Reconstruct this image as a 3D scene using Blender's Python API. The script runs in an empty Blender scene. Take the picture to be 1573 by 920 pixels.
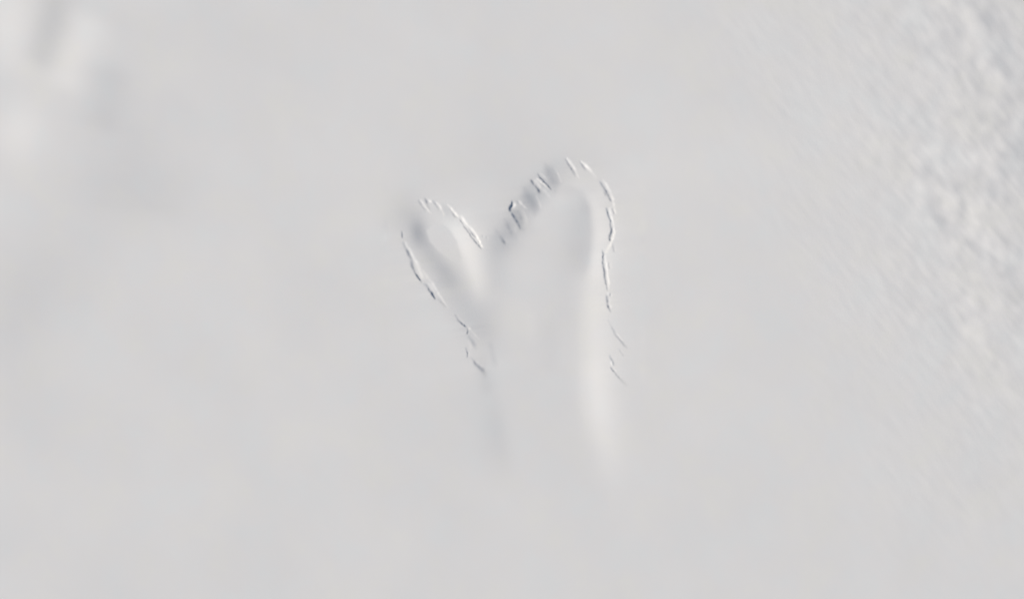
import bpy, math
import numpy as np

# ---------------------------------------------------------------- constants
PX = 5.0                     # metres of ground per photograph pixel (1573 x 920 of them)
CX, CY = 786.5, 460.0
SUN_EL = math.radians(25.0)
SUN_AZ = math.radians(188.0)  # direction TO the sun, counter-clockwise from +x (east): low in the west
SUN_FRAC = 0.70              # share of the light on flat snow that comes from the sun

# ---------------------------------------------------------------- camera, sky, sun, exposure
scene = bpy.context.scene
cam_d = bpy.data.cameras.new("camera")
cam = bpy.data.objects.new("camera", cam_d)
scene.collection.objects.link(cam)
CAM_H = 16000.0
cam.location = (0, 0, CAM_H)
cam.rotation_euler = (0, 0, 0)
cam_d.sensor_width = 36.0
cam_d.lens = 36.0 * CAM_H / (1573 * PX)
cam_d.clip_start = 10.0
cam_d.clip_end = 400000.0
scene.camera = cam

world = bpy.data.worlds.new("World")
scene.world = world
world.use_nodes = True
nt = world.node_tree
nt.nodes.clear()
sky = nt.nodes.new("ShaderNodeTexSky")
sky.sky_type = 'NISHITA'
sky.sun_disc = False
sky.sun_elevation = SUN_EL
sky.sun_rotation = math.radians(90) - SUN_AZ
sky.altitude = 1500.0
sky.air_density = 1.0
sky.dust_density = 3.0
bg = nt.nodes.new("ShaderNodeBackground")
bg.inputs["Strength"].default_value = 0.05
out = nt.nodes.new("ShaderNodeOutputWorld")
nt.links.new(sky.outputs[0], bg.inputs[0])
nt.links.new(bg.outputs[0], out.inputs[0])

sun_d = bpy.data.lights.new("sun", 'SUN')
sun_d.energy = 3.6
sun_d.angle = math.radians(0.5)
sun_d.color = (1.0, 0.940, 0.843)
sun = bpy.data.objects.new("sun", sun_d)
scene.collection.objects.link(sun)
sun.rotation_euler = (0, math.radians(90) - SUN_EL, SUN_AZ)
sun.location = (0, 0, 3000)

scene.view_settings.view_transform = 'Standard'
scene.view_settings.look = 'None'
scene.view_settings.gamma = 1.0
scene.view_settings.use_curve_mapping = False
scene.view_settings.exposure = 0.50
scene.render.engine = 'CYCLES'
scene.cycles.use_denoising = True
scene.cycles.max_bounces = 4

# ---------------------------------------------------------------- relief helpers (pixel space, y down)
M = 160
GX0, GY0 = -M, -M
NX, NY = 1573 + 2 * M, 920 + 2 * M
gx = np.arange(NX, dtype=np.float64) + GX0
gy = np.arange(NY, dtype=np.float64) + GY0
KX = np.fft.fftfreq(NX)[None, :] * 2 * np.pi
KY = np.fft.fftfreq(NY)[:, None] * 2 * np.pi


def smooth(t):
    t = np.clip(t, 0, 1)
    return t * t * (3 - 2 * t)


def noise(seed, sig_long, sig_cross, ang_deg, high=0.0):
    """Stationary noise, unit deviation; long axis at ang_deg (y down); high cuts the low frequencies."""
    rng = np.random.RandomState(seed)
    f = np.fft.fft2(rng.randn(NY, NX))
    a = math.radians(ang_deg)
    kl = KX * math.cos(a) + KY * math.sin(a)
    kc = -KX * math.sin(a) + KY * math.cos(a)
    g = np.exp(-0.5 * ((kl * sig_long) ** 2 + (kc * sig_cross) ** 2))
    if high:
        g = g * (1 - np.exp(-0.5 * (KX ** 2 + KY ** 2) * high ** 2))
    n = np.fft.ifft2(f * g).real
    return (n - n.mean()) / n.std()


def window(xs, ys, r):
    """index window of the relief grid around points, padded by r"""
    i0 = max(0, int(min(xs) - r - GX0)); i1 = min(NX, int(max(xs) + r - GX0) + 2)
    j0 = max(0, int(min(ys) - r - GY0)); j1 = min(NY, int(max(ys) + r - GY0) + 2)
    X, Y = np.meshgrid(gx[i0:i1], gy[j0:j1])
    return (slice(j0, j1), slice(i0, i1)), X, Y


def to_line(X, Y, pts):
    """nearest distance, side (+ on the right-hand/east side of a line drawn downwards) and 0..1 position along a polyline"""
    best = np.full(X.shape, 1e9); side = np.zeros(X.shape); along = np.zeros(X.shape)
    ln = [0.0]
    for (a, b) in zip(pts[:-1], pts[1:]):
        ln.append(ln[-1] + math.hypot(b[0] - a[0], b[1] - a[1]))
    for k, (a, b) in enumerate(zip(pts[:-1], pts[1:])):
        dx, dy = b[0] - a[0], b[1] - a[1]
        L2 = dx * dx + dy * dy
        t = np.clip(((X - a[0]) * dx + (Y - a[1]) * dy) / L2, 0, 1)
        ex, ey = X - (a[0] + t * dx), Y - (a[1] + t * dy)
        d = np.hypot(ex, ey)
        m = d < best
        best = np.where(m, d, best)
        cr = (X - a[0]) * dy - (Y - a[1]) * dx
        side = np.where(m, np.sign(cr), side)
        along = np.where(m, (ln[k] + t * math.sqrt(L2)) / ln[-1], along)
    return best, side, along


def inside(X, Y, poly):
    r = np.zeros(X.shape, bool)
    n = len(poly)
    for i in range(n):
        x0, y0 = poly[i]; x1, y1 = poly[(i + 1) % n]
        if y0 == y1:
            continue
        c = ((y0 > Y) != (y1 > Y)) & (X < (x1 - x0) * (Y - y0) / (y1 - y0) + x0)
        r ^= c
    return r


TILT = np.zeros((NY, NX))      # how much the snow leans to (+) or from (-) the sun


def streak(pts, width, amp, wl=None, wr=None, ends=0.25):
    """soft fold: TILT gains amp along a line, with its own falloff on either side"""
    wl = wl or width; wr = wr or width
    win, X, Y = window([p[0] for p in pts], [p[1] for p in pts], 3.2 * max(wl, wr))
    d, s, t = to_line(X, Y, pts)
    w = np.where(s > 0, wr, wl)
    e = smooth(t / ends) * smooth((1 - t) / ends) if ends else 1.0
    TILT[win] += amp * np.exp(-0.5 * (d / w) ** 2) * e


def blob(x, y, rx, ry, amp, ang=0.0):
    r = 3.2 * max(rx, ry)
    win, X, Y = window([x], [y], r)
    a = math.radians(ang)
    u = (X - x) * math.cos(a) + (Y - y) * math.sin(a)
    v = -(X - x) * math.sin(a) + (Y - y) * math.cos(a)
    TILT[win] += amp * np.exp(-0.5 * ((u / rx) ** 2 + (v / ry) ** 2))


def facet(poly, val, feather, mix=1.0):
    """area of the snow that takes one lean, soft-edged"""
    win, X, Y = window([p[0] for p in poly], [p[1] for p in poly], 2 * feather)
    d, s, t = to_line(X, Y, list(poly) + [poly[0]])
    sd = np.where(inside(X, Y, poly), d, -d)
    m = smooth(0.5 + 0.5 * sd / feather) * mix
    TILT[win] = TILT[win] * (1 - m) + val * m


# ---- undulating snow at the upper left
blob(8, 20, 34, 50, .11); blob(20, 75, 30, 35, .05)
streak([(95, -30), (72, 60), (52, 120)], 20, -.105)
streak([(150, 10), (112, 85), (85, 150)], 24, .10)
blob(28, 205, 30, 34, .10, 20)
streak([(172, 90), (163, 160), (150, 215)], 25, -.07)
blob(200, 240, 45, 55, -.03)
blob(205, 290, 85, 34, -.045)
blob(260, 160, 30, 30, -.015); streak([(120, 314), (200, 317), (300, 318)], 7, -.02)
blob(78, 410, 80, 62, -.035, -30); blob(28, 475, 55, 52, -.05)
blob(10, 320, 40, 40, .015); blob(95, 120, 60, 90, .012)
blob(20, 600, 60, 90, -.01); blob(60, 780, 140, 80, .012)

# ---- left lobe of the basin
blob(620, 330, 20, 26, -.06, 10)
blob(634, 335, 16, 18, -.06)
streak([(636, 332), (646, 362), (664, 393), (688, 424), (708, 455)], 12, -.155, 13, 10, ends=.35)
blob(643, 357, 9, 14, -.13)
streak([(668, 398), (692, 432), (712, 470), (738, 512), (752, 540)], 18, -.10, ends=.3)
streak([(676, 322), (694, 345), (709, 368), (722, 396), (735, 432), (740, 478)], 20, .17, 10, 20, ends=.28)
blob(640, 352, 8, 14, -.06)
facet([(655, 354), (664, 346), (679, 345), (691, 353), (701, 370), (709, 395), (706, 404), (692, 399), (674, 386), (660, 371)],
      0.0, 2.6, .98)
blob(722, 388, 15, 24, .02, -25)
blob(672, 320, 14, 12, .02)
blob(685, 325, 12, 6, -.07, 40)

# ---- the saddle between the lobes and the shaded north-west rim of the right lobe
streak([(748, 350), (758, 385), (752, 425), (762, 460)], 17, -.09)
streak([(757, 402), (772, 368), (796, 330), (824, 290), (856, 262), (872, 255)], 17, -.13, 17, 12, ends=.25)
facet([(838, 254), (850, 257), (858, 270), (861, 282), (853, 294), (845, 288), (836, 268)], -.210, 7, .85)
facet([(806, 290), (816, 294), (826, 308), (829, 321), (822, 329), (812, 320), (802, 302)], -.23, 7, .9)
facet([(788, 322), (794, 326), (801, 341), (804, 353), (797, 352), (788, 336)], -.24, 5.5, .9)
facet([(776, 338), (783, 340), (790, 354), (792, 366), (784, 364), (776, 350)], -.17, 6, .85)
facet([(763, 356), (769, 359), (776, 370), (779, 380), (772, 380), (765, 368)], -.15, 6, .8)
blob(868, 262, 10, 14, -.05)
streak([(752, 380), (775, 352), (808, 308), (840, 270)], 30, -.035)
blob(780, 300, 24, 20, -.012)
streak([(812, 352), (842, 314), (876, 296)], 10, .05)
blob(758, 420, 17, 36, -.035); blob(748, 470, 18, 30, -.03); blob(752, 522, 16, 26, -.05)

# ---- basin floor
streak([(888, 288), (901, 316), (905, 360), (901, 400), (890, 440)], 9, -.10, 20, 5, ends=.28)
streak([(852, 296), (874, 287), (892, 297), (903, 320), (908, 345)], 5, -.04, 7, 3.5, ends=.3)
streak([(870, 320), (882, 380), (872, 450), (856, 520)], 20, -.03)
streak([(812, 470), (815, 500), (818, 540)], 6, .02)
streak([(846, 480), (848, 530), (842, 580)], 9, -.02)
streak([(748, 560), (752, 600), (762, 650), (782, 760)], 17, -.095, 20, 11, ends=.7)

streak([(735, 540), (744, 580), (752, 612)], 9, -.05)
blob(800, 430, 22, 45, .012)


# ---- the sunlit east side
streak([(868, 275), (896, 286), (916, 312), (925, 350), (921, 395), (913, 440), (914, 490), (915, 540), (917, 600), (925, 665),
        (938, 730), (952, 800)], 18, .11, 15, 21, ends=.34)
streak([(900, 286), (917, 322), (921, 360), (916, 400), (911, 445)], 9, .055, 6, 12, ends=.2)
streak([(908, 540), (912, 600), (918, 660)], 18, .035)
blob(920, 600, 26, 70, .012)
streak([(896, 450), (893, 530), (895, 610), (905, 680)], 4, .012)
blob(958, 450, 30, 110, .015)
blob(1010, 250, 90, 110, .012); blob(880, 860, 130, 60, .008); blob(1150, 480, 90, 60, .006)
blob(450, 150, 130, 90, .005)

# ---- wind-roughened snow on the right
Xg, Yg = np.meshgrid(gx, gy)
edge = 1352 + 0.23 * Yg
low = noise(3, 60, 30, 60)
rough = smooth((Xg + 34 * low - edge + 165) / 400.0) * (0.30 + 0.70 * smooth((960 - Yg) / 640.0))
fine = smooth((Xg + 30 * low - edge + 400) / 420.0) * smooth((1080 - Yg) / 650.0)
mod = 1 + 0.30 * noise(14, 40, 22, 60)
lumps = noise(5, 7.2, 6.0, 66, 14)
lumps2 = noise(6, 4.2, 3.2, 55, 8)
lumps3 = noise(9, 13, 10, 62, 26)
streaks = noise(7, 9, 2.4, 52, 7)
lift = lambda n: np.where(n > 0, n * 0.85, n * 1.0)
TILT += rough * mod * (0.027 * lift(lumps) + 0.008 * lumps2 + 0.030 * lumps3)
TILT += fine * (0.011 * streaks + 0.004 * lumps)
TILT -= 0.048 * smooth((Xg - edge - 40) / 200.0) * smooth((900 - Yg) / 500)
TILT += 0.006 * noise(11, 60, 45, 30) + 0.004 * noise(15, 24, 20, 30) + 0.0016 * noise(12, 9, 7, 50, 20)

# ---- lean -> height: the surface whose slope along the sun's azimuth is TILT, kept as gentle as possible elsewhere
fade = smooth((gx - GX0) / 110)[None, :] * smooth((GX0 + NX - 1 - gx) / 110)[None, :] \
     * smooth((gy - GY0) / 110)[:, None] * smooth((GY0 + NY - 1 - gy) / 110)[:, None]
TILT *= fade
slope = TILT / (SUN_FRAC / math.tan(SUN_EL))
sx, sy = math.cos(SUN_AZ), -math.sin(SUN_AZ)       # y down
F = np.fft.fft2(slope)
ks = -(KX * sx + KY * sy)                          # height falls towards the sun where the lean is positive
k2 = KX ** 2 + KY ** 2
den = ks ** 2 + 0.02 * k2 + 2e-6
H = np.fft.ifft2(F * (-1j) * ks / den).real
H -= H[0, :].mean()
H *= fade


def sample(Hm, x, y):
    """Catmull-Rom look-up of the relief on the outer product of pixel coordinates x and y"""
    def prep(v, v0, n):
        f = np.clip(v - v0, 1, n - 3 - 1e-6)
        i = np.floor(f).astype(int); t = f - i
        w = [-.5 * t + t * t - .5 * t ** 3, 1 - 2.5 * t * t + 1.5 * t ** 3,
             .5 * t + 2 * t * t - 1.5 * t ** 3, -.5 * t * t + .5 * t ** 3]
        return i, w
    ix, wx = prep(x, GX0, NX); iy, wy = prep(y, GY0, NY)
    A = sum(Hm[:, ix + k - 1] * wx[k][None, :] for k in range(4))
    return sum(A[iy + k - 1, :] * wy[k][:, None] for k in range(4))


# ---------------------------------------------------------------- grid lines, dense over the basin, widening to the horizon
def grid_lines(segments, lo, hi):
    v = []
    for a, b, st in segments:
        n = max(1, int(round((b - a) / st)))
        v += list(np.linspace(a, b, n, endpoint=False))
    v.append(segments[-1][1])
    st = 2.0
    while v[-1] < hi:
        st *= 1.25; v.append(v[-1] + st)
    st = 2.0
    left = [v[0]]
    while left[-1] > lo:
        st *= 1.25; left.append(left[-1] - st)
    return np.array(left[:0:-1] + v)


xs = grid_lines([(-M, 598, 1.9), (598, 756, .55), (756, 870, .55), (870, 975, .55), (975, 1573 + M, 1.6)], -22000, 22000)
ys = grid_lines([(-M, 232, 1.7), (232, 600, .55), (600, 920 + M, 1.9)], -22000, 22000)
Z = sample(H, xs, ys)
fx = smooth((xs - GX0) / 60) * smooth((GX0 + NX - xs) / 60)
fy = smooth((ys - GY0) / 60) * smooth((GY0 + NY - ys) / 60)
Z *= fx[None, :] * fy[:, None]
XX, YY = np.meshgrid(xs, ys)
# long swells far outside
far = smooth((np.maximum(np.abs(XX - CX) - 1000, np.abs(YY - CY) - 650)) / 600)
Z += far * (6 * np.sin(XX / 310 + 1) * np.sin(YY / 420 + .4) + 3 * np.sin(XX / 130 + YY / 210) + 20 * np.sin(XX / 2600) * np.sin(YY / 1900 + 1))

# ---------------------------------------------------------------- crevasses
# every crevasse: label, walls leaning away from the sun, walls facing it; points are (x, y, half-width, lean)
CREV = [
 ("long grey crevasse with a pale inner band down the left lobe's west edge",
  [[(619, 372, 1.5, -.10), (623, 380, 1.6, -.22), (627, 389, 1.8, -.26), (632, 399, 1.8, -.28), (632.5, 407, 2, -.26), (636.5, 416, 1.2, -.38), (641, 424.6, 1.1, -.55), (645.2, 430.6, 1.0, -.58), (647.5, 434.5, .8, -.2)]],
  [[(622.6, 371, 1.4, .12), (624.8, 378.6, 1.5, .18), (629, 382.5, 1.6, .2), (631.8, 389.7, 1.6, .22), (636.4, 398, 1.7, .22), (641.7, 408, 2.0, .2), (645.5, 418, 2.0, .18), (649, 427, 1.8, .17)],
   [(649, 414, 1.5, .04), (653, 421, 1.6, .14), (658, 427, 1.5, .12)]]),
 ("tiny upright dark tick at the top of the left lobe's west edge",
  [[(617.3, 355, .8, -.1), (617.9, 360, .9, -.32), (618.2, 366, .8, -.2)]], [[(619.6, 356, .8, .05), (620, 364, .8, .07)]]),
 ("dark zigzag crevasse low on the left lobe's west edge, pale ridge beside it",
  [[(651, 435.5, 1.3, -.08), (656, 438.5, 1.4, -.28), (659, 446, 1.2, -.36), (662.6, 449.2, 1.2, -.55), (666, 454.5, 1.1, -.58), (668.7, 460, .7, -.35)],
   [(672, 458, 1.3, -.06), (679, 465, 1.5, -.12), (685, 471.5, 1.3, -.08)]],
  [[(657, 434, 1.4, .10), (662, 440, 1.4, .14), (667, 448, 1.3, .12)],
   [(659, 429, 1.4, .12), (664, 434.5, 1.4, .18), (670.4, 445.4, 1.4, .25), (676.5, 456, 1.3, .20), (684.4, 468, 1.1, .12), (689, 474, .9, .05)]]),
 ("short hooked crack with one bright spot at the waist of the basin's west side",
  [[(698.3, 483, 1, -.10), (703.5, 491, 1, -.25), (708, 496.3, 1.1, -.36), (714.6, 501.2, .85, -.5), (716.5, 502.5, .8, -.4)],
   [(717.6, 504, .8, -.3), (718, 508, .8, -.45), (718.2, 513, .7, -.4)]],
  [[(719.6, 502, 1.2, .25), (721, 504, 1.4, .5), (722.5, 506, 1.0, .22)], [(724, 508, .9, .10), (729, 513, 1, .10), (736, 521.5, .8, .05)],
   [(704, 486, 1.2, .03), (712, 495, 1.2, .06)]]),
 ("blurred snow-filled cleft right below the hooked crack",
  [[(719, 515, 1.2, -.08), (725.7, 525, 2.2, -.20), (731, 534, 2.6, -.15)]], [[(720, 524, 1.8, .05), (725, 537, 2.0, .07)]]),
 ("tiny upright crack on the west side below the hooked crack",
  [[(715, 534, 1.1, -.12), (716.5, 538, 1, -.22), (717.9, 543, .75, -.38), (718.2, 549, .75, -.42)]], [[(719.8, 541, .9, .08), (720.4, 548, .9, .08)]]),
 ("lowest grey cleft on the west side of the basin, widening downwards",
  [[(723.7, 549.5, 1.2, -.12), (731, 559, 1.9, -.30), (737.4, 565.5, 2.4, -.32), (743.5, 570, 2.2, -.14), (745, 580, 3, -.05)]], [[(724, 553, 1.2, .04), (733, 557, 1.3, .07), (742, 564, 1.4, .06)]]),
 ("first faint slit at the top of the left lobe, furthest left",
  [[(642.2, 306, .9, -.06), (642.8, 309.5, 1.1, -.16), (647, 316, 1, -.12), (654, 324.5, 1.2, -.12)]],
  [[(646, 307, 1, .12), (651.3, 314.8, 1.1, .26), (656.5, 321.7, 1, .16), (661.7, 328.5, .8, .06)]]),
 ("short slit with a dark upper end at the top of the left lobe",
  [[(652, 304, 1, -.10), (654.8, 309, 1.3, -.42), (657.4, 316.5, 1.5, -.20), (660.5, 322.5, 1.2, -.12)]],
  [[(658, 307.5, 1.1, .22), (661, 309.5, 1.3, .3), (664, 311.5, 1.1, .15)]]),
 ("curved pale slit at the top of the left lobe, third from its left edge",
  [[(664.5, 308.5, 1, -.12), (667, 311.5, 1.1, -.2), (670.4, 316.5, 1.1, -.16), (674.5, 323, 1.2, -.10)]],
  [[(669, 310.5, 1, .14), (673, 313.5, 1.1, .22), (676.5, 318.5, 1.2, .28), (680, 325, 1.2, .2), (683, 332, 1.5, .08)]]),
 ("bright rimmed crevasse at the upper end of the left lobe's north east rim",
  [[(690.5, 320, 1, -.08), (694.5, 327, 1.2, -.16), (698.3, 332.2, 1.3, -.30), (701.5, 334.5, 1, -.16)]],
  [[(687.5, 313.5, .9, .10), (691.5, 318.5, 1.1, .24), (696.5, 324.5, 1.3, .36), (702.6, 331.3, 1.4, .36), (705, 333.5, 1, .14)]]),
 ("ragged crevasse running down into the notch between the two lobes",
  [[(706.5, 336.5, 1, -.18), (708.2, 340, 1.1, -.36), (712, 346.7, 1, -.28), (718.5, 355.4, 1, -.34), (724, 364, 1, -.32), (729.3, 370, 1, -.38), (736, 378.5, .9, -.36), (740.5, 383, .8, -.15)]],
  [[(707.5, 331, 1.1, .16), (711.3, 336.5, 1.5, .38), (715, 342, 1.5, .34), (719, 347, 1.3, .26), (724, 351.5, 1.2, .3), (729.3, 357, 1, .26), (733.7, 365, 1.3, .42), (739, 376, .95, .4), (741.5, 380.5, .9, .2)]]),
 ("thin inner crack hugging the ragged crevasse just above the notch",
  [[(719.5, 351.5, .8, -.12), (722.5, 355.5, .85, -.24), (728.3, 362, .9, -.45), (731, 365.5, .8, -.2)], [(734.3, 369.5, .9, -.2), (735.9, 372.7, .9, -.4)]],
  [[(723, 360, .8, .14), (726.5, 365, .8, .14)], [(737.5, 370, .8, .15), (738.4, 373, .8, .2)]]),
 ("crumbled nicks in the notch, right of the ragged crevasse's end",
  [[(740.2, 361, .8, -.12), (741, 365, .8, -.16)], [(746.4, 363, .8, -.14), (747, 367, .8, -.26)]],
  [[(743, 362, .8, .1), (743.6, 366, .8, .1)], [(749.3, 363.5, .8, .14), (750, 368, .8, .14)]]),
 ("darkest open crevasse, on the shaded north west rim of the larger lobe",
  [[(785.7, 306.5, .8, -.15), (786.4, 312, 1.1, -.5), (785.4, 315.5, 1.4, -.85), (783.3, 319.5, 1.5, -.98), (783, 324, 1.1, -.6)]],
  [[(789.5, 311.5, 1.1, .22), (791, 314, 1.4, .5), (788.6, 318, 1.2, .22), (787, 322, 1, .12)]]),
 ("grey tail cleft trailing down from the darkest open crevasse",
  [[(784.5, 326, .8, -.2), (786.9, 329.5, 1.1, -.30), (791.7, 337, 1.6, -.30), (796.4, 345, 1.3, -.28), (799.8, 352.5, .8, -.16)]],
  [[(785, 333, 1.3, .05), (791, 344, 1.4, .07), (796, 353, 1.2, .05)]]),
 ("small pale slit just right of the darkest open crevasse",
  [[(793.5, 308.5, 1, -.10), (794.5, 312, 1, -.14)]], [[(796.8, 308, 1.2, .2), (800, 311.8, 1.2, .26), (804.8, 317, 1, .2), (810, 321.5, .8, .08)]]),
 ("crevasse with a dark dot at its head, on the shaded rim of the larger lobe",
  [[(815, 276, 1.1, -.3), (817, 278.6, 1.4, -.55), (820.9, 284.6, 1, -.2), (825.8, 290, 1.1, -.42), (829.8, 297, 1.8, -.22)]],
  [[(821, 276.5, 1.3, .16), (824.3, 279, 1.6, .24), (827.8, 284.5, 1.5, .24), (831, 290, 1.4, .12)]]),
 ("sharp slanting crevasse nearest the top of the shaded north west rim",
  [[(826, 265.5, .8, -.16), (826.7, 269, .85, -.32), (829, 272.5, 1, -.44), (836, 279.3, 1, -.40), (841.5, 285, 1, -.36), (847.3, 292.7, .9, -.3)]],
  [[(824.5, 274.3, 1, .2), (829.6, 278.2, 1.1, .36), (836, 283.4, 1, .25), (842.6, 290, .9, .14)], [(830.5, 267, 1.1, .12), (836.5, 271.5, 1.4, .14), (841, 277, 1.1, .1)]]),
 ("faint grey cleft lowest on the shaded rim, close to the notch",
  [[(767.7, 362, 1.2, -.06), (772.3, 369.6, 1.8, -.24), (776.2, 375.8, 1.2, -.10)]], [[(776, 367, 1.4, .04), (779.5, 373, 1.3, .05)]]),
 ("bright slit at the very top of the larger lobe",
  [[(868.3, 243.5, .9, -.14), (871.2, 249.5, 1, -.2), (874.8, 255.5, 1.2, -.22), (880, 262, 1.2, -.24), (883.5, 270.5, 1.8, -.10)]],
  [[(870, 241.5, .9, .12), (873.5, 246, 1.2, .28), (877.3, 250.6, 1.4, .42), (883, 258.8, 1.35, .34), (886.8, 268.5, 1.2, .15), (891, 275, 1, .06)]]),
 ("second bright slit at the top of the larger lobe, right of the topmost one",
  [[(890.5, 248.3, 1, -.2), (896, 255, 1.2, -.28), (900.9, 262, 1.6, -.14)]],
  [[(892.8, 247.5, 1, .2), (896.5, 251, 1.3, .34), (901.2, 255.4, 1.7, .42), (907.4, 261.7, 1.4, .2), (912.8, 269, 1.5, .12), (916, 275, 1.2, .05)]]),
 ("ragged arc crevasse on the north east shoulder of the larger lobe",
  [[(920.5, 276, 1.4, -.12), (925.5, 285, 1.3, -.24), (930.2, 292.2, 1.2, -.32), (934, 298.8, 1.3, -.36), (938.7, 310.2, 1, -.34)],
   [(927.4, 292.5, .9, -.12), (928.8, 297, 1, -.28), (931.3, 301, .9, -.18)]],
  [[(925.9, 275.5, 1.3, .08), (931, 282.4, 1.5, .16), (935.6, 290.4, 1.5, .26), (939.2, 298.6, 1.4, .22), (942.6, 310, 1.3, .22), (944.2, 321, 1, .16), (946.4, 330.5, 1, .1)]]),
 ("dark zigzag crevasse at the widest point of the east rim",
  [[(931.3, 319, .9, -.3), (933.2, 325, 1.15, -.6), (935, 332, 1, -.52), (937.6, 338.8, .9, -.34), (937.2, 346, 1, -.22), (939.6, 352.6, 1.25, -.58), (938.6, 358, 1.2, -.54), (936.5, 363.7, 1.35, -.62), (936.8, 371, 1.05, -.52)]],
  [[(936, 319, 1.1, .25), (937.8, 328, 1.4, .34), (940.8, 336.8, 1.2, .3), (942.4, 345.2, 1, .26), (944.3, 356, 1.3, .34), (941, 365.8, 1.3, .32), (939.2, 373.5, 1, .22), (933.8, 382, 1.6, .2), (930.4, 389, 1.3, .16)]]),
 ("thin grey nick on the outer side of the dark zigzag crevasse, at its upper end",
  [[(940.8, 319.5, .9, -.12), (942, 324.5, 1, -.18), (943, 330, .9, -.14)]], [[(947.3, 334, .9, .05), (948, 340, .9, .05)]]),
 ("small grey nick right below the dark zigzag crevasse",
  [[(940.6, 374.5, 1.1, -.12), (941.6, 380, 1.3, -.2), (943, 387.5, 1.1, -.2)]], [[(945, 378, 1, .06), (946, 386, 1, .06)]]),
 ("long straight upright crevasse on the east rim below the zigzag one",
  [[(925.6, 384, .9, -.2), (926.6, 391, 1, -.48), (926.4, 397, 1.1, -.56), (925.6, 403.7, 1.35, -.6), (927.4, 411, 1.05, -.56), (928.6, 419, 1.2, -.6), (929.2, 427.6, 1.1, -.5), (931, 437.3, .9, -.34), (932.9, 447.2, .8, -.14)]],
  [[(929.5, 392, 1.1, .18), (930.5, 400, .9, .2), (931.7, 409, 1, .3), (933.5, 423, 1.15, .32), (934.8, 433, 1, .24), (935.8, 444, .9, .1)]]),
 ("faint short nick just outside the long straight crevasse",
  [[(934.8, 403, .8, -.1), (935.3, 410, .8, -.16), (935.6, 414, .7, -.08)]], [[(938.6, 402, .9, .06), (939, 412, .9, .06)]]),
 ("short dark crevasse right below the long straight one on the east rim",
  [[(931.3, 453, .9, -.18), (932.6, 460, 1.2, -.5), (933.1, 469.8, 1.2, -.56), (935.7, 474.3, 1, -.24), (938.2, 480, .8, -.14)]],
  [[(936, 459, 1, .12), (937, 468, 1, .12), (939.8, 474, .9, .14)], [(933, 449.5, 1.1, .18), (934.5, 452.5, 1, .2)]]),
 ("tiny dark dot crack beside the head of the short dark crevasse",
  [[(937.1, 450.3, .9, -.24), (937.4, 455, .9, -.3)]], [[(939.6, 450.5, .8, .12), (939.9, 456, .8, .1)]]),
 ("faint slanting crack on the lower east side, upper of the pair",
  [[(934.5, 491, 1, -.05), (939, 501, 1.2, -.09), (945, 514.5, 1.1, -.22), (952.4, 522.4, 1, -.2), (959.8, 531.5, 1.2, -.22), (964, 535, 1, -.06)]],
  [[(947.5, 511.5, .9, .08), (950.5, 516.5, .9, .12), (957, 524, .9, .08)]]),
 ("faintest short crack between the two slanting cracks of the lower east side",
  [[(951, 536.5, 1, -.06), (953.5, 540.5, 1.1, -.12), (957.5, 547.5, 1, -.08)]], [[(954.5, 537.5, .9, .04), (958, 543, .9, .05)]]),
 ("slanting crack with a small white chip on the lower east side, lower of the pair",
  [[(936, 545, 1, -.12), (937.5, 549, 1.05, -.22), (941.6, 555.8, 1, -.36), (942.4, 561.3, .9, -.4)],
   [(937.8, 563, .9, -.2), (939.6, 567, .9, -.32), (946.2, 575, 1, -.24), (957.4, 587.3, 1.6, -.10), (963, 592, 1.4, -.04)]],
  [[(938.4, 554, .9, .14), (939.3, 558, 1.1, .3), (940.5, 562.5, .8, .1)], [(943, 566, .8, .1), (947.5, 571.5, .8, .08)]]),
]

# each crevasse is laid down as leaning walls on a finer lattice, then turned into height like the large relief
FS = .5
PX0, PY0, PW, PH = 586.0, 218.0, 408, 404
fnx, fny = int(PW / FS), int(PH / FS)
fxs = PX0 + FS * np.arange(fnx); fys = PY0 + FS * np.arange(fny)
FT = np.zeros((fny, fnx)); best_f = np.full((fny, fnx), .036); own_f = np.zeros((fny, fnx), np.int16); part_f = np.zeros((fny, fnx), np.int16)
rngc = np.random.RandomState(21)


def brush(A, pts, ragged_by=.22):
    """lay a soft stroke of changing width and lean into A; its course and strength wander a little"""
    p = np.array(pts, float)
    seg = np.r_[0, np.cumsum(np.hypot(*np.diff(p[:, :2], axis=0).T))]
    step = .35
    q = np.arange(0, seg[-1] + 1e-6, step)
    x, y, w, a = [np.interp(q, seg, p[:, k]) for k in range(4)]
    kn = np.arange(0, seg[-1] + 5, 2.2)
    def wob(amp):
        return np.interp(q, kn, rngc.randn(len(kn)) * amp)
    ker = np.hanning(7); ker /= ker.sum()
    sm = lambda v: np.convolve(np.pad(v, 3, mode='edge'), ker, 'valid')
    x = sm(x + wob(ragged_by * 1.7)); y = sm(y + wob(ragged_by * 1.2))
    a = a * np.clip(1 + sm(wob(.34)), .45, 1.8); w = w * np.clip(1 + sm(wob(.14)), .7, 1.4)
    taper = smooth((q + .8) / 2.0) * smooth((seg[-1] - q + .8) / 2.2)
    a = a * taper
    for k in range(len(q)):
        r = 3.2 * w[k]
        i0 = max(0, int((x[k] - r - PX0) / FS)); i1 = min(fnx, int((x[k] + r - PX0) / FS) + 2)
        j0 = max(0, int((y[k] - r - PY0) / FS)); j1 = min(fny, int((y[k] + r - PY0) / FS) + 2)
        g = np.exp(-((fxs[i0:i1][None, :] - x[k]) ** 2 + (fys[j0:j1][:, None] - y[k]) ** 2) / (2 * w[k] ** 2))
        A[j0:j1, i0:i1] += a[k] * g * step / (w[k] * math.sqrt(2 * math.pi))


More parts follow.
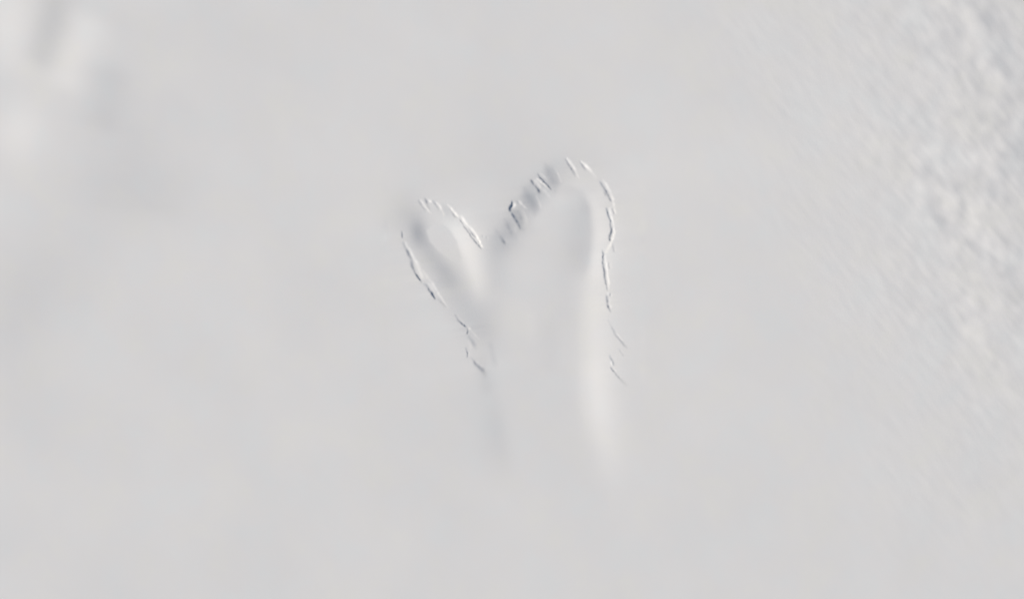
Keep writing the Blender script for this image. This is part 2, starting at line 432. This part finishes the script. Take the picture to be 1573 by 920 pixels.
for ci, (lab, shaded, sunlit) in enumerate(CREV):
    for pi, st in enumerate(shaded + sunlit):
        A = np.zeros_like(FT)
        brush(A, st if pi < len(shaded) else [(x, y, w * 1.05, a * .86) for x, y, w, a in st])
        FT += A
        m = np.abs(A) > best_f
        best_f[m] = np.abs(A)[m]; own_f[m] = ci + 1; part_f[m] = pi

# small folds in the shaded rim between the crevasses
for st in ([(838, 258, 2, -.03), (844, 268, 3, -.05), (851, 281, 2.5, -.07)], [(851, 257, 1.2, .04), (858, 268, 1.2, .10), (862, 280, 1.4, .08)],
           [(808, 296, 2.4, -.05), (815, 306, 3, -.05), (821, 318, 2.6, -.05)], [(823, 300, 1.3, .05), (829, 311, 1.4, .10), (831, 322, 1.5, .06)],
           [(795, 322, 2.2, -.06), (800, 333, 2.2, -.12), (803, 345, 1.6, -.05)], [(777, 340, 1.8, -.04), (782, 350, 2.4, -.12), (786, 361, 1.8, -.06)],
           [(789, 348, 1.5, .05), (793, 358, 1.6, .07)], [(760, 350, 2.5, -.03), (764, 360, 2.5, -.05)],
           [(833, 289, 1.6, .06), (840, 297, 1.6, .10), (846, 304, 1.6, .04)], [(803, 322, 1.5, .05), (808, 334, 1.6, .08), (810, 344, 1.5, .04)],
           [(753, 525, 3, -.04), (757, 545, 3, -.06), (762, 565, 3, -.03)]):
    brush(FT, st)

fkx = np.fft.fftfreq(fnx)[None, :] * 2 * np.pi / FS
fky = np.fft.fftfreq(fny)[:, None] * 2 * np.pi / FS
fks = -(fkx * sx + fky * sy)
FH = np.fft.ifft2(np.fft.fft2(FT / (SUN_FRAC / math.tan(SUN_EL))) * (-1j) * fks / (fks ** 2 + .012 * (fkx ** 2 + fky ** 2) + 6e-4)).real
ef = smooth(np.arange(fnx) / 24) * smooth(np.arange(fnx)[::-1] / 24)
eg = smooth(np.arange(fny) / 24) * smooth(np.arange(fny)[::-1] / 24)
FH *= ef[None, :] * eg[:, None]

ii0, ii1 = np.searchsorted(xs, [PX0 + 2, PX0 + PW - 2]); jj0, jj1 = np.searchsorted(ys, [PY0 + 2, PY0 + PH - 2])


def sample_fine(x, y):
    def prep(v, v0, n):
        f = np.clip((v - v0) / FS, 1, n - 3 - 1e-6)
        i = np.floor(f).astype(int); t = f - i
        return i, [-.5 * t + t * t - .5 * t ** 3, 1 - 2.5 * t * t + 1.5 * t ** 3, .5 * t + 2 * t * t - 1.5 * t ** 3, -.5 * t * t + .5 * t ** 3]
    ix, wx = prep(x, PX0, fnx); iy, wy = prep(y, PY0, fny)
    A = sum(FH[:, ix + k - 1] * wx[k][None, :] for k in range(4))
    return sum(A[iy + k - 1, :] * wy[k][:, None] for k in range(4))


Z[jj0:jj1, ii0:ii1] += sample_fine(xs[ii0:ii1], ys[jj0:jj1])
owner = np.zeros((len(ys), len(xs)), np.int16)        # crevasse number + 1
wall_part = np.zeros(owner.shape, np.int16)
ni = np.clip(np.round((xs[ii0:ii1] + .27 - PX0) / FS).astype(int), 0, fnx - 1)
nj = np.clip(np.round((ys[jj0:jj1] + .27 - PY0) / FS).astype(int), 0, fny - 1)
owner[jj0:jj1, ii0:ii1] = own_f[np.ix_(nj, ni)]
wall_part[jj0:jj1, ii0:ii1] = part_f[np.ix_(nj, ni)]

# ---------------------------------------------------------------- materials
def snow_material(name, base, tint_a, tint_b, bump=0.25):
    m = bpy.data.materials.new(name)
    m.use_nodes = True
    n = m.node_tree; n.nodes.clear()
    o = n.nodes.new("ShaderNodeOutputMaterial")
    p = n.nodes.new("ShaderNodeBsdfPrincipled")
    p.inputs["Roughness"].default_value = 0.9
    p.inputs["Specular IOR Level"].default_value = 0.1
    tc = n.nodes.new("ShaderNodeTexCoord")
    n1 = n.nodes.new("ShaderNodeTexNoise"); n1.inputs["Scale"].default_value = 1 / 420.0
    n1.inputs["Detail"].default_value = 5; n1.inputs["Roughness"].default_value = .55
    n2 = n.nodes.new("ShaderNodeTexNoise"); n2.inputs["Scale"].default_value = 1 / 130.0
    n2.inputs["Detail"].default_value = 3
    r1 = n.nodes.new("ShaderNodeValToRGB")
    e = r1.color_ramp.elements
    e[0].position = .38; e[0].color = (*tint_a, 1)
    e[1].position = .62; e[1].color = (*tint_b, 1)
    mid = e.new(.5); mid.color = (*base, 1)
    mx = n.nodes.new("ShaderNodeMix"); mx.data_type = 'RGBA'; mx.blend_type = 'MIX'
    mr = n.nodes.new("ShaderNodeMapRange"); mr.inputs[1].default_value = .4; mr.inputs[2].default_value = .6
    mr.inputs[3].default_value = 0; mr.inputs[4].default_value = .5
    mx.inputs[7].default_value = (*base, 1)
    bn = n.nodes.new("ShaderNodeTexNoise"); bn.inputs["Scale"].default_value = 1 / 16.0
    bn.inputs["Detail"].default_value = 4
    bp = n.nodes.new("ShaderNodeBump"); bp.inputs["Strength"].default_value = 1.0
    bp.inputs["Distance"].default_value = bump
    L = n.links.new
    L(tc.outputs["Object"], n1.inputs["Vector"]); L(tc.outputs["Object"], n2.inputs["Vector"])
    L(tc.outputs["Object"], bn.inputs["Vector"])
    L(n1.outputs["Fac"], r1.inputs["Fac"]); L(r1.outputs["Color"], mx.inputs[6])
    L(n2.outputs["Fac"], mr.inputs[0]); L(mr.outputs[0], mx.inputs[0])
    L(mx.outputs[2], p.inputs["Base Color"])
    L(bn.outputs["Fac"], bp.inputs["Height"]); L(bp.outputs["Normal"], p.inputs["Normal"])
    L(p.outputs[0], o.inputs[0])
    return m


snow = snow_material("snow", (.80, .792, .792), (.790, .796, .800), (.808, .800, .784))

# ---------------------------------------------------------------- meshes cut out of the one relief grid
nyv, nxv = Z.shape
co_all = np.empty((nyv * nxv, 3), np.float32)
co_all[:, 0] = ((XX - CX) * PX).ravel()
co_all[:, 1] = (-(YY - CY) * PX).ravel()
co_all[:, 2] = (Z * PX).ravel()
J, I = np.meshgrid(np.arange(nyv - 1), np.arange(nxv - 1), indexing='ij')
v00 = (J * nxv + I).ravel()
quads = np.stack([v00, v00 + nxv, v00 + nxv + 1, v00 + 1], 1)      # counter-clockwise seen from above
fxc = ((XX[:-1, :-1] + XX[1:, 1:]) / 2).ravel()
fyc = ((YY[:-1, :-1] + YY[1:, 1:]) / 2).ravel()


def mesh_object(name, sel, origin, mat, parent=None):
    q = quads[sel]
    used, inv = np.unique(q, return_inverse=True)
    inv = inv.reshape(-1, 4)
    me = bpy.data.meshes.new(name)
    me.vertices.add(len(used)); me.loops.add(inv.size); me.polygons.add(len(inv))
    c = co_all[used] - np.array(origin, np.float32)
    me.vertices.foreach_set("co", c.ravel())
    me.loops.foreach_set("vertex_index", inv.astype(np.int32).ravel())
    me.polygons.foreach_set("loop_start", np.arange(0, inv.size, 4, dtype=np.int32))
    me.polygons.foreach_set("loop_total", np.full(len(inv), 4, np.int32))
    me.polygons.foreach_set("use_smooth", np.ones(len(inv), bool))
    me.materials.append(mat)
    me.update(calc_edges=True)
    o = bpy.data.objects.new(name, me)
    scene.collection.objects.link(o)
    if parent:
        o.parent = parent
    else:
        o.location = origin
    return o


face_owner = owner[:-1, :-1].ravel()
face_wall = wall_part[:-1, :-1].ravel()

basin_outline = [(606, 330), (622, 306), (650, 302), (690, 312), (722, 346), (744, 382), (764, 362), (784, 310), (812, 272),
                 (868, 240), (893, 245), (925, 272), (944, 310), (948, 350), (944, 380), (934, 400), (934, 440), (938, 490),
                 (962, 540), (966, 600), (964, 680), (960, 755), (900, 765), (830, 750), (775, 735), (738, 660), (725, 590),
                 (714, 520), (690, 480), (655, 450), (630, 410), (612, 360)]
in_basin = inside(fxc, fyc, basin_outline)
re = 1290 + 0.23 * fyc + 14 * np.sin(fyc / 37.0) + 9 * np.sin(fyc / 13.0 + 1)
in_rough = (fxc > re) & (fxc < 1573 + M) & (fyc > -M) & (fyc < 930)
hx = 250 - .45 * np.maximum(fyc - 150, 0) + 12 * np.sin(fyc / 31.0)
in_swell = (fxc < hx) & (fxc > -M) & (fyc > -M) & (fyc < 560)
free = face_owner == 0

basin = mesh_object("snow_basin", free & in_basin, (0, 0, 0), snow); basin["kind"] = "structure"
rgh = mesh_object("rough_snow", free & in_rough & ~in_basin, (0, 0, 0), snow); rgh["kind"] = "stuff"
rgh["label"] = "rough wind-carved snow along the right-hand side"; rgh["category"] = "rough snow"
sw = mesh_object("snow_hills", free & in_swell & ~in_rough & ~in_basin, (0, 0, 0), snow); sw["kind"] = "structure"
pl = mesh_object("snow_plain", free & ~in_basin & ~in_rough & ~in_swell, (0, 0, 0), snow); pl["kind"] = "structure"

for ci, (lab, shaded, sunlit) in enumerate(CREV):
    mine = face_owner == ci + 1
    if not mine.any():
        continue
    k = int(np.flatnonzero(mine)[mine.sum() // 2])
    org = co_all[quads[k][0]].astype(float)
    root = bpy.data.objects.new("crevasse", None)
    scene.collection.objects.link(root)
    root.location = org
    root["label"] = lab; root["category"] = "crevasse"; root["group"] = "crevasses along the rim of the snow basin"
    counts = [int((mine & (face_wall == pi)).sum()) for pi in range(len(shaded) + len(sunlit))]
    keep = [pi for pi, n in enumerate(counts) if n > 6] or [int(np.argmax(counts))]
    main_part = max(keep, key=lambda pi: counts[pi])
    wall_of = np.where(np.isin(face_wall, keep), face_wall, main_part)
    for pi in keep:
        mesh_object("shaded_wall" if pi < len(shaded) else "sunlit_wall", mine & (wall_of == pi), tuple(org), snow, root)
